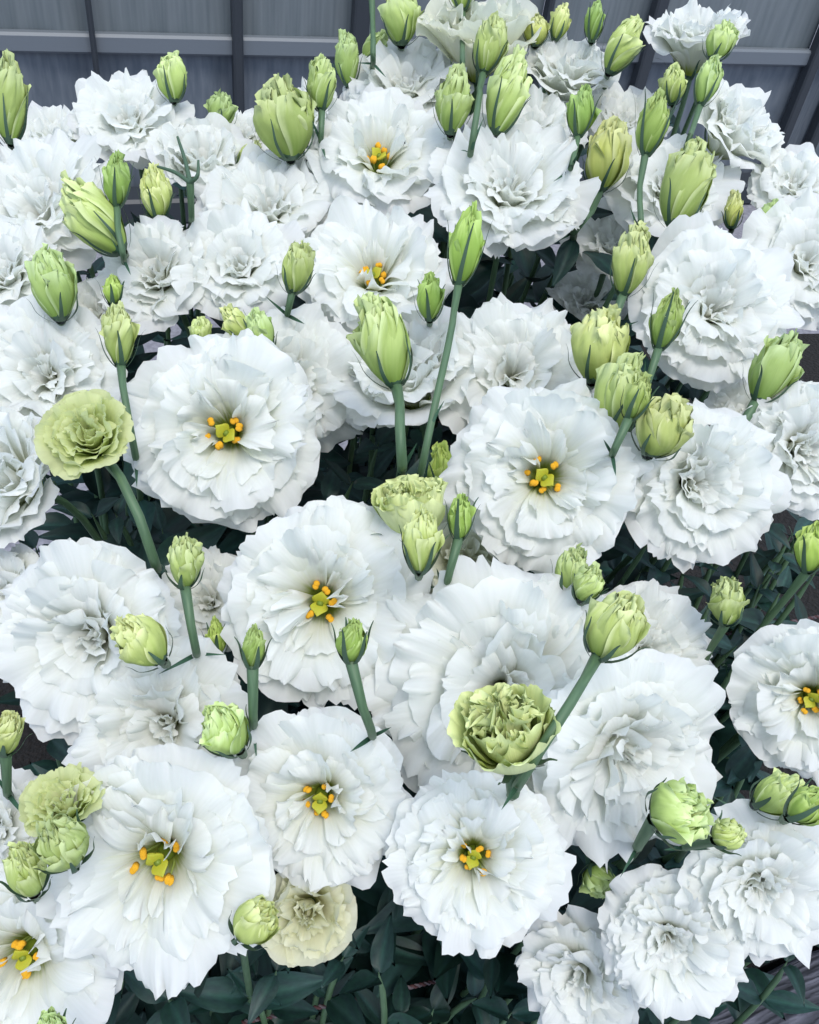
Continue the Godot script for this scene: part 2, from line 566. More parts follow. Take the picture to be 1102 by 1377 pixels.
func bloom(o: Node3D, origin: Vector3, centre: Vector3, axis: Vector3, dia: float, kind: String, seed_: int, fine: bool) -> Vector3:
	rng.seed = seed_
	var ws := whorls(kind)
	var S := dia * 0.5 / bloom_radius(ws[0])
	var mid: float = {"open": 0.4, "full": 0.42, "cup": 0.5, "cream": 0.5, "ivory": 0.5, "lime": 0.5, "green": 0.5}[kind] * S
	var base := centre - axis.normalized() * mid
	var xf := Transform3D(axis_basis(axis, rr(0, TAU)), base - origin)
	var cb := WHITE_BASE
	var cm := WHITE_MID
	var ct := WHITE_TIP
	var mat: Material = M.petal
	if kind == "cream":
		cb = Color(0.6, 0.62, 0.22); cm = Color(0.8, 0.78, 0.52); ct = Color(0.86, 0.85, 0.68)
	elif kind == "ivory":
		cm = Color(0.82, 0.82, 0.62); ct = Color(0.88, 0.88, 0.8)
	elif kind == "lime":
		cb = Color(0.4, 0.52, 0.08); cm = Color(0.6, 0.67, 0.25); ct = Color(0.74, 0.78, 0.44)
	elif kind == "green":
		cb = Color(0.32, 0.43, 0.07); cm = Color(0.5, 0.58, 0.2); ct = Color(0.66, 0.72, 0.36); mat = M.bud
	var start := rr(0, TAU)
	var n_w := ws.size()
	for wi in n_w:
		var w: Array = ws[wi]
		var n: int = w[0]
		start += 2.4 + rr(-0.15, 0.15)
		for k in n:
			var inner := float(wi) / (n_w - 1)
			var jit := 5.0 + 5.0 * inner
			var q := {"L": S * w[1] * rr(0.93, 1.05), "A": w[4] * rr(0.88, 1.12), "f0": deg_to_rad(w[2] + rr(-3, 3)), "f1": deg_to_rad(w[3] + rr(-jit, jit)), "ruf": w[5] * rr(0.7, 1.25), "lip": deg_to_rad(w[6] * rr(0.2, 1.5)), "cup": w[7] * rr(0.3, 1.5), "tilt": rr(0.05, 0.1), "th": start + TAU * k / n + rr(-0.14, 0.14) * (1.0 + inner), "cbase": cb, "cmid": cm, "ctip": ct, "k": rr(0.95, 1.25), "r0": 0.05 - 0.012 * inner, "claw": (0.1 + 0.2 * inner) * rr(0.8, 1.2) if kind == "open" else 0.12}
			var nu := (54 if fine else 38) - (14 if wi > 3 else 0)
			part("petal", petal(q, nu, 16 if fine else 12), mat, o, xf)
	if kind == "open":
		eye(o, xf, S)
	part("receptacle", lathe([[0.001, -0.02], [0.045, -0.015], [0.075, 0.015], [0.085, 0.06], [0.07, 0.09]], 10), M.sepal, o, xf * Transform3D(Basis.from_scale(Vector3.ONE * S), Vector3.ZERO))
	sepals(o, xf, S * 0.42, S * (0.34 if kind != "green" else 0.42), 0.7, 1.1)
	return base

# ------------------------------------------------------------------ buds
func bud(o: Node3D, origin: Vector3, base: Vector3, axis: Vector3, len: float, wid: float, kind: String, seed_: int) -> void:
	rng.seed = seed_
	var xf := Transform3D(axis_basis(axis, rr(0, TAU)), base - origin)
	var R := wid * 0.5
	var tone := rr(0.85, 1.12)
	var yel := rr(0.86, 1.03)
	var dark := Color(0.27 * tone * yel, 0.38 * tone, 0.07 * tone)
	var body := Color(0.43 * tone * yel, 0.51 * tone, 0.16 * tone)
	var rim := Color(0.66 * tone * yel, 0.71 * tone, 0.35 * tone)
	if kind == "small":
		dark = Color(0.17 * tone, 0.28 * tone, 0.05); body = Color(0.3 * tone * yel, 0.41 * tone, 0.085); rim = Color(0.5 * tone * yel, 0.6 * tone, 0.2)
	elif kind == "pale":
		dark = Color(0.3, 0.38, 0.06); body = Color(0.5, 0.54, 0.16); rim = Color(0.64, 0.66, 0.33)
	var closed := 0.86 if kind == "small" else 0.79
	var twist := rr(0.5, 1.3) * (1.0 if rng.randf() < 0.5 else -1.0)
	var layers := [[4, 1.0, 1.3, 0.98, 0.1], [4, 0.9, 1.15, 1.0, 0.14], [5, 0.74, 0.8, 1.03, 0.2], [6, 0.52, 0.7, 1.05, 0.24], [5, 0.26, 0.8, 1.04, 0.22]]
	var start := rr(0, TAU)
	for li in layers.size():
		var a: Array = layers[li]
		var n: int = a[0]
		start += 0.6
		for k in n:
			var nu := 22
			var nv := 12
			var p := PackedVector3Array()
			var c := PackedColorArray()
			p.resize(23 * 13)
			c.resize(23 * 13)
			var sd := rr(0, 500)
			var A: float = a[2] * rr(0.9, 1.1)
			var top: float = a[3] * rr(0.9, 1.05) if li > 0 else rr(0.66, 1.0)
			var th0 := start + TAU * k / n + rr(-0.25, 0.25)
			var ruf: float = a[4] * rr(0.7, 1.3)
			var p1 := rr(0, TAU)
			var p2 := rr(0, TAU)
			var w1 := rr(3.5, 5.5)
			var w2 := rr(8.0, 12.0)
			var peel := rr(0.0, 0.3) if li == 0 else 0.0
			if li == 0 and rng.randf() < 0.25:
				peel = rr(0.2, 0.5)
			for i in nu + 1:
				var u := 2.0 * i / nu - 1.0
				var e := top * (1.0 - 0.14 * u * u + 0.05 * noise.get_noise_2d(u * 150.0 + sd, 1.0) + 0.035 * noise.get_noise_2d(u * 420.0 + sd, 5.0))
				for j in nv + 1:
					var v := float(j) / nv
					var s := v * e
					var rad := pow(maxf(0.02, sin(PI * (0.07 + closed * pow(minf(s, 1.1), 0.92)))), 0.9)
					var v4 := v * v * v * v
					var h := ruf * v4 * (sin(w1 * u + p1) + 0.55 * sin(w2 * u + p2) * v4)
					h += 0.42 * noise.get_noise_3d(u * 18.0 + sd, v * 18.0, 2.0) * v * (0.5 + 0.5 * v) + 0.2 * noise.get_noise_3d(u * 60.0 + sd, v * 50.0, 8.0) * v * v
					rad = rad * (a[1] + 0.1 * u) + h + peel * v4 * v * (0.4 + 0.6 * absf(u)) + (0.008 if li == 0 else 0.0)
					rad *= 1.0 + 0.03 * cos(5.0 * (th0 + u * A))
					var th := th0 + u * A * (1.0 - 0.25 * v4) + twist * s + ruf * 1.6 * v4 * sin(w2 * u + p2 + 1.3)
					var y := s + ruf * 0.35 * v4 * cos(w1 * u + p2)
					p[j * 23 + i] = Vector3(cos(th) * rad * R, y * len, sin(th) * rad * R)
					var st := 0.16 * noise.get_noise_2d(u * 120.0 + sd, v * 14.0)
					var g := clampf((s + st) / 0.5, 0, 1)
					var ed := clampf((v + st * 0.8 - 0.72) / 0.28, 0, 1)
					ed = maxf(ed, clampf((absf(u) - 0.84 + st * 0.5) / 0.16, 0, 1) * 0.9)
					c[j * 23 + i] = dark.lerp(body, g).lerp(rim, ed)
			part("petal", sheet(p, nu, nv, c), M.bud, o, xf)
	part("receptacle", lathe([[0.001, -0.03], [0.24, -0.02], [0.42, 0.03], [0.52, 0.1], [0.5, 0.15]], 10), M.sepal, o, xf * Transform3D(Basis.from_scale(Vector3(R, len, R)), Vector3.ZERO))
	var sl: float = len * (rr(0.55, 0.8) if kind != "small" else rr(0.9, 1.2))
	sepals(o, xf, sl, R * 1.03, rr(0.25, 0.7) * clampf(R / len * 2.0, 0.4, 1.0), 1.0)

# ------------------------------------------------------------------ scene
func _ready() -> void:
	# camera: tipped down 44 degrees and rolled 9, as the greenhouse bars converge
	var up_c := Vector3(193, 1212, 1200).normalized()
	var fw := Vector3(0, 0, -1)
	var fh := (fw - up_c * fw.dot(up_c)).normalized()
	var zw := -fh
	var xw := up_c.cross(zw)
	cam_basis = Basis(Vector3(xw.x, up_c.x, zw.x), Vector3(xw.y, up_c.y, zw.y), Vector3(xw.z, up_c.z, zw.z))
	var cam := Camera3D.new()
	cam.name = "camera"
	cam.transform = Transform3D(cam_basis, cam_pos)
	cam.fov = rad_to_deg(2.0 * atan(688.5 / F))
	cam.near = 0.01
	cam.far = 100.0
	add_child(cam)
	cam.current = true
	# overcast daylight
	var sky_m := ProceduralSkyMaterial.new()
	sky_m.sky_top_color = Color(0.795, 0.865, 0.975)
	sky_m.sky_horizon_color = Color(0.72, 0.79, 0.87)
	sky_m.ground_horizon_color = Color(0.4, 0.43, 0.47)
	sky_m.ground_bottom_color = Color(0.2, 0.21, 0.23)
	sky_m.sun_angle_max = 0.0
	var sky := Sky.new()
	sky.sky_material = sky_m
	var env := Environment.new()
	env.background_mode = Environment.BG_SKY
	env.sky = sky
	env.tonemap_mode = Environment.TONE_MAPPER_LINEAR
	env.tonemap_exposure = 1.62
	env.sdfgi_enabled = true
	env.ssao_enabled = true
	env.ssil_enabled = true
	var we := WorldEnvironment.new()
	we.name = "environment"
	we.environment = env
	add_child(we)
	var sun := DirectionalLight3D.new()
	sun.name = "sun"
	sun.light_energy = 0.5
	sun.light_color = Color(1.0, 0.985, 0.97)
	sun.light_angular_distance = 25.0
	sun.shadow_enabled = true
	sun.rotation_degrees = Vector3(-68, 25, 0)
	add_child(sun)

	noise.seed = 11
	noise.frequency = 0.05
	noise.fractal_octaves = 2
	rng.seed = 4
	make_materials()
	make_leaf_meshes()
	build_setting()
	build_flowers()
	build_buds()
	forked_stalk()
	build_shoots()

func build_setting() -> void:
	var fp := PackedVector3Array()
	for j in 2:
		for i in 2:
			fp.append(Vector3(-20 + 40.0 * i, FLOOR, 20 - 40.0 * j))
	struct("floor", sheet(fp, 1, 1), M.floor)
	# the raised bed's soil
	for q in [[-260, 960], [420, 800], [650, 620], [760, 452], [1160, 448], [1420, 1130], [640, 1465], [-460, 1660]]:
		var v := on_level(q[0], q[1], SOIL)
		soil_poly.append(Vector2(v.x, v.z))
	var st := SurfaceTool.new()
	st.begin(Mesh.PRIMITIVE_TRIANGLES)
	st.set_smooth_group(-1)
	var tri := Geometry2D.triangulate_polygon(soil_poly)
	for i in tri:
		st.add_vertex(Vector3(soil_poly[i].x, SOIL, soil_poly[i].y))
	var n := soil_poly.size()
	for i in n:
		var a := soil_poly[i]
		var b := soil_poly[(i + 1) % n]
		var q := [Vector3(a.x, SOIL, a.y), Vector3(b.x, SOIL, b.y), Vector3(b.x, 0, b.y), Vector3(a.x, 0, a.y)]
		for k in [0, 1, 2, 0, 2, 3]:
			st.add_vertex(q[k])
	st.generate_normals()
	struct("soil", st.commit(), M.soil)
	# timber edging
	plank("bed_edging_plank", "weathered black timber plank edging the bed at the lower right", on_level(560, 1508, 0.27), on_level(1500, 1105, 0.27), 0.11, 0.27, M.timber)
	plank("bed_edging_plank", "reddish brown timber plank at the far edge of the bed behind the stems", on_level(600, 441, 0.25), on_level(990, 440, 0.25), -0.03, 0.25, M.red_timber)
	# greenhouse wall
	var yaw := deg_to_rad(23.0)
	var t := Vector3(cos(yaw), 0, -sin(yaw))
	var nn := Vector3(sin(yaw), 0, cos(yaw))
	var p0 := Vector3(0, 0, -2.6)
	var wb := Basis(t, Vector3.UP, nn)
	var wall := thing("greenhouse_wall", "blue grey greenhouse side wall of dusty panels between dark upright bars", "wall", p0)
	var bars := [[-3.4, 0.03], [-3.04, 0.03], [-2.7, 0.03], [-2.36, 0.03], [-2.02, 0.03], [-1.68, 0.03], [-1.34, 0.03], [-1.0, 0.018], [-0.661, 0.034], [-0.352, 0.055], [0.159, 0.02], [0.488, 0.048], [1.065, 0.045], [1.185, 0.045], [1.55, 0.04], [1.9, 0.04], [2.3, 0.04], [2.7, 0.04], [3.1, 0.04]]
	for b in bars:
		part("bar", bar_mesh(Vector3(b[1] * 0.75, 1.9, 0.04), 0.005), M.bar, wall, Transform3D(wb, t * b[0] + Vector3(0, 0.95, 0) + nn * 0.02))
	rng.seed = 77
	for i in bars.size() - 1:
		var a: float = bars[i][0] + 0.004
		var b: float = bars[i + 1][0] - 0.004
		for lv in [[0.0, 0.404, M.film], [0.436, 1.9, M.film_upper]]:
			# a slightly buckled sheet with soft upright folds
			var p := PackedVector3Array()
			var nu := 24
			var f1 := rr(14, 30)
			var f2 := rr(40, 70)
			var ph := rr(0, 6)
			for j in 7:
				for k in nu + 1:
					var s := lerpf(a, b, float(k) / nu)
					var y: float = lerpf(lv[0], lv[1], j / 6.0)
					var d := -0.012 + 0.006 * sin(s * f1 + ph) + 0.0025 * sin(s * f2 + y * 3.0) + rr(-0.0006, 0.0006)
					p.append(t * s + Vector3(0, y, 0) + nn * d)
			part("panel", sheet(p, nu, 6), lv[2], wall)
		part("rail", bar_mesh(Vector3(0.045, b - a, 0.03), 0.006), M.rail, wall, Transform3D(Basis(Vector3.UP, t, -nn), t * (a + b) * 0.5 + Vector3(0, 0.42, 0) + nn * 0.004))
	# a low sill and the concrete foot of the wall
	part("sill", bar_mesh(Vector3(0.07, 6.5, 0.09), 0.008), M.bar, wall, Transform3D(Basis(Vector3.UP, t, -nn), t * -0.15 + Vector3(0, 0.036, 0) + nn * 0.06))
	# plant support strings
	string_("red and white twisted support string among the leaves at the lower edge", [at(250, 1395, 0.56), at(350, 1370, 0.53), at(480, 1344, 0.53), at(620, 1310, 0.56), at(690, 1282, 0.6), at(900, 1200, 0.7)])
	string_("thin red support string crossing the dark stems at the right", [at(820, 905, 0.6), at(880, 868, 0.62), at(990, 850, 0.64), at(1150, 820, 0.68)])

func plank(called: String, label: String, a: Vector3, b: Vector3, wid: float, h: float, mat: Material) -> void:
	var d := (b - a)
	d.y = 0
	var len := d.length()
	d = d.normalized()
	var out := Vector3.UP.cross(d) * -1.0
	if wid > 0:
		out = -Vector3.UP.cross(d) if (-Vector3.UP.cross(d)).dot(cam_basis.x) > 0 else Vector3.UP.cross(d)
	else:
		out = Vector3(0, 0, -1)
	var w := absf(wid)
	var o := thing(called, label, "plank", Vector3(a.x, 0, a.z))
	rng.seed = 5
	# uneven, worn top: a strip across the width, swept along the plank
	var sec := [Vector2(0.0, 0.0), Vector2(0.0, h - 0.008), Vector2(0.007, h), Vector2(w * 0.3, h), Vector2(w * 0.62, h - 0.001), Vector2(w * 0.65, h - 0.008), Vector2(w * 0.68, h - 0.001), Vector2(w - 0.007, h), Vector2(w, h - 0.008), Vector2(w, 0.0)]
	var nv := 60
	var p := PackedVector3Array()
	for j in nv + 1:
		var s := len * j / nv
		for i in sec.size():
			var e := 0.003 * noise.get_noise_2d(s * 200.0, i * 40.0)
			p.append(d * s + out * (sec[i].x + e) + Vector3(0, sec[i].y + (0.004 * noise.get_noise_2d(s * 60.0, i * 90.0) if sec[i].y > 0.0 else 0.0), 0))
	var m := sheet(p, sec.size() - 1, nv)
	var mm: StandardMaterial3D = mat.duplicate()
	mm.uv1_scale = Vector3(3, 1, 1)
	# grain runs along the plank: swap the texture axes through uv
	var arr := m.surface_get_arrays(0)
	var uv: PackedVector2Array = arr[Mesh.ARRAY_TEX_UV]
	for k in uv.size():
		uv[k] = Vector2(uv[k].y * len / 1.0, uv[k].x * 1.7)
	arr[Mesh.ARRAY_TEX_UV] = uv
	var m2 := ArrayMesh.new()
	m2.add_surface_from_arrays(Mesh.PRIMITIVE_TRIANGLES, arr)
	part("board", m2, mm, o)

func string_(label: String, pts: Array) -> void:
	var c := Curve3D.new()
	c.bake_interval = 0.01
	for i in pts.size():
		var t: Vector3 = (pts[mini(i + 1, pts.size() - 1)] - pts[maxi(i - 1, 0)]) * 0.16
		c.add_point(pts[i] - pts[0], -t, t)
	var o := thing("support_string", label, "string", pts[0])
	var len := c.get_baked_length()
	var n := int(len / 0.0016)
	for k in 2:
		var p := PackedVector3Array()
		var r := PackedFloat32Array()
		for i in n + 1:
			var d := len * i / n
			var a := d / 0.006 * TAU + PI * k
			p.append(c.sample_baked(d, true) + Vector3(0, cos(a), sin(a)) * 0.0008)
			r.append(0.0009)
		part("strand", tube(p, r, 5), M.pale_yarn if k else M.red_yarn, o)

func forked_stalk() -> void:
	# a spent stalk whose blooms have been cut, forking in three
	var fork := at(256, 246, canopy(246.0) - 0.03)
	var root := root_below(fork, Vector3(0.01, 0, -0.03))
	var o := thing("forked_stalk", "thin dark green stalk forking in three before the upper left blooms", "stalk", root)
	stem(o, fork, Vector3(0.05, 1, 0.1).normalized(), [at(258, 292, canopy(292.0) + 0.0), at(258, 310, canopy(310.0) + 0.08)], root, 0.0019, 0.25)
	for q in [[[249, 215, -0.035], [239, 184, -0.04]], [[236, 232, -0.032], [212, 224, -0.03]], [[266, 236, -0.04], [267, 216, -0.045]]]:
		var pts := PackedVector3Array([fork - root])
		var c := Curve3D.new()
		c.add_point(fork - root)
		for w in q:
			c.add_point(at(w[0], w[1], canopy(w[1]) + float(w[2])) - root, (fork - root - (at(w[0], w[1], canopy(w[1])) - root)) * 0.15)
		pts = PackedVector3Array()
		var rad := PackedFloat32Array()
		for i in 9:
			pts.append(c.sample_baked(c.get_baked_length() * i / 8.0, true))
			rad.append(0.0017 - 0.0009 * i / 8.0)
		part("branch", tube(pts, rad, 6), M.sepal, o)

func cam_dir(tx: float, ty: float) -> Vector3:
	return (cam_basis * Vector3(tx, ty, 1.0)).normalized()

# ------------------------------------------------------------------ the blooms
# [label, x, y, diameter in photo pixels, depth offset, tilt right, tilt up, kind]
func build_flowers() -> void:
	var rows := [
		["large white bloom with wide orange and olive eye in the lower left foreground", 210, 1163, 300, -0.01, -0.02, 0.0, "open"],
		["white bloom with yellow eye cut off by the lower left corner", 28, 1292, 270, 0.02, 0.05, 0.02, "open"],
		["white bloom whose round throat shows orange anthers and a green two lobed stigma", 430, 1080, 238, 0.01, 0.0, 0.0, "open"],
		["compact ruffled white bloom with orange anthers above the dark leaves at bottom centre", 637, 1155, 226, 0.0, -0.03, 0.14, "open"],
		["very large white bloom behind the green opening bud and crossing stem", 675, 925, 350, 0.02, -0.12, 0.15, "full"],
		["white bloom turned to the right with hanging lower petals beside the bud at right centre", 838, 1010, 285, 0.012, 0.35, -0.25, "full"],
		["tightly ruffled white bloom behind the upright bud at right centre", 868, 878, 185, 0.06, 0.2, 0.1, "full"],
		["white bloom with golden eye in the centre of the picture, two thin buds before it", 430, 812, 276, 0.01, 0.0, 0.03, "open"],
		["broad white bloom at the left edge with a lone nodding bud on its right", 122, 858, 262, 0.02, -0.1, -0.05, "full"],
		["white bloom above the large foreground one, a pale bud lying on its right", 222, 975, 236, 0.03, 0.0, 0.1, "full"],
		["large white bloom with a small orange eye at left centre", 303, 582, 258, 0.0, 0.03, -0.05, "open"],
		["white bloom with an off centre yellow eye right of the picture's middle", 733, 642, 252, 0.0, -0.08, 0.0, "open"],
		["full white bloom under the cluster of four green buds at right", 938, 650, 222, 0.02, 0.12, -0.02, "full"],
		["white bloom at the right edge below the green bud on a bent stalk", 1078, 602, 186, 0.03, 0.1, -0.1, "full"],
		["lone white bloom at the right edge over dark foliage, facing left", 1092, 942, 205, 0.03, -0.4, -0.05, "open"],
		["white bloom at lower right with a tiny brown eye, below the small green bud", 1024, 1192, 205, 0.02, -0.1, -0.05, "full"],
		["rose shaped white bloom above the timber plank at lower right", 900, 1264, 188, 0.03, -0.15, 0.05, "full"],
		["white bloom at the bottom edge seen from its side, left of the rose shaped one", 778, 1312, 180, 0.06, -0.55, -0.1, "full"],
		["small cream yellow half opened bloom at bottom centre with a green bud at its side", 414, 1226, 128, 0.03, 0.0, 0.1, "cream"],
		["white bloom half hidden behind the large one at left centre", 390, 510, 190, 0.06, 0.25, 0.1, "full"],
		["white bloom at the left edge directly above the green opening bloom", 62, 505, 205, 0.04, 0.0, 0.15, "full"],
		["white bloom at the left edge below the green opening bloom, seen from the side", 8, 648, 190, 0.04, -0.4, 0.2, "cup"],
		["white cup shaped bloom seen from the side behind the tall green bud in the middle", 545, 505, 195, 0.06, -0.35, 0.75, "cup"],
		["white ruffled bloom just right of the tall stalk in the middle", 690, 500, 205, 0.05, 0.0, 0.2, "full"],
		["full creamy white bloom at right behind a slender budding stalk", 960, 414, 206, 0.02, 0.1, -0.1, "full"],
		["small white bloom at the upper right edge against the wall", 1070, 252, 118, 0.06, -0.1, 0.2, "full"],
		["white bloom cut off by the right edge below the upper right one", 1086, 352, 180, 0.05, 0.0, 0.0, "full"],
		["broad frilled white bloom with ragged lower petals over the gap of bare stems", 686, 258, 200, 0.03, 0.05, 0.2, "full"],
		["white open bloom with hidden orange eye at upper middle", 510, 205, 182, 0.03, 0.05, 0.15, "open"],
		["white bloom with a deep throat and yellow spot left of the tall middle bud", 502, 365, 190, 0.04, 0.0, 0.2, "open"],
		["round white bloom with a green bud at its right shoulder", 322, 358, 158, 0.04, 0.0, 0.1, "full"],
		["narrow white bloom squeezed left of the round one with the bud at its shoulder", 210, 372, 158, 0.05, -0.2, 0.1, "full"],
		["white bloom below the row of upper left buds with two shallow hollows", 360, 282, 175, 0.06, 0.05, 0.3, "full"],
		["wide white bloom behind the pair of green buds at upper left", 55, 285, 205, 0.05, -0.1, 0.15, "full"],
		["white bloom cut off by the left edge beside a ragged green bud", 8, 372, 150, 0.03, -0.1, 0.1, "full"],
		["tall white bloom standing against the grey wall at upper left", 175, 162, 146, 0.04, 0.1, 0.2, "full"],
		["pale white bloom seen from the side behind a thin forked stalk at upper left", 272, 218, 132, 0.06, 0.3, 0.5, "cup"],
		["dim white bloom at the back left below the wall, between bud and tall bloom", 72, 192, 118, 0.12, 0.0, 0.6, "cup"],
		["white bloom rising behind the open upper middle bloom", 545, 118, 165, 0.08, -0.1, 0.35, "full"],
		["cream tinted cup shaped bloom at the top edge crossed by a bare stalk", 645, 52, 152, 0.03, 0.05, 0.9, "ivory"],
		["white cup shaped bloom near the top edge right of the tall clustered buds", 762, 102, 128, 0.07, 0.1, 0.6, "cup"],
		["frilled white bloom alone at the top right against the wall", 936, 54, 128, 0.05, -0.05, 0.8, "cup"],
		["white cup shaped bloom at the upper right tilting to the right", 988, 178, 128, 0.04, 0.5, 0.25, "cup"],
		["white bloom behind the twisted bud on the upper right", 900, 252, 165, 0.07, 0.05, 0.2, "full"],
		["white bloom filling the space behind the clustered upper buds", 712, 176, 142, 0.08, 0.0, 0.3, "full"],
		["small white bloom far back left of the sepalled upper right bud", 838, 165, 115, 0.12, 0.1, 0.3, "full"],
		["shaded white bloom low behind the gap of stems", 822, 330, 120, 0.13, 0.0, 0.4, "full"],
		["shaded white bloom lying deep between the stems at right", 1003, 560, 120, 0.1, -0.3, 0.2, "full"],
		["dim cream bloom deep under the central buds", 628, 755, 150, 0.08, 0.0, 0.2, "ivory"],
		["narrow cream bloom squeezed between the two largest middle blooms", 548, 882, 135, 0.055, -0.1, 0.1, "ivory"],
		["shaded white bloom behind the thin stalk left of centre", 280, 812, 150, 0.08, 0.0, 0.2, "full"],
		["grey white bloom lowest in the gap of bare stems", 790, 405, 105, 0.2, 0.0, 0.3, "full"],
		["white petals of a bloom at the left edge beside the broad left one", 12, 800, 140, 0.08, -0.3, 0.1, "full"],
		["small white bloom behind the little bud near the wall", 325, 185, 95, 0.1, 0.1, 0.4, "full"],
		["small white bloom behind the two buds at upper left of the middle", 408, 160, 105, 0.1, -0.2, 0.4, "full"],
		["white bloom at the left edge behind the three clustered green buds", -8, 1120, 175, 0.05, 0.1, 0.1, "full"],
		["small white bloom filling the corner above the tall budded stalk at left", 128, 425, 110, 0.08, 0.0, 0.2, "full"],
	]
	for i in rows.size():
		var r: Array = rows[i]
		var dep := canopy(r[2]) + float(r[4])
		var c := at(r[1], r[2], dep)
		var ax := cam_dir(r[5], float(r[6]) + (0.22 if float(r[2]) < 460 else 0.0))
		rng.seed = 1000 + i
		var lean := Vector3(rr(-0.05, 0.03), 0, rr(-0.05, 0.05))
		if float(r[1]) > 780:
			lean.x -= 0.1
		var root := root_below(c, lean - Vector3(ax.x, 0, ax.z) * 0.06)
		var o := thing("lisianthus_bloom", r[0], "flower", root, "white lisianthus blooms of the bed")
		var base := bloom(o, root, c, ax, float(r[3]) * (1.09 if float(r[2]) < 560 else 1.03) * dep / F, r[7], 3000 + i * 17, float(r[3]) > 180)
		stem(o, base, ax, [], root, 0.0022, 0.1)

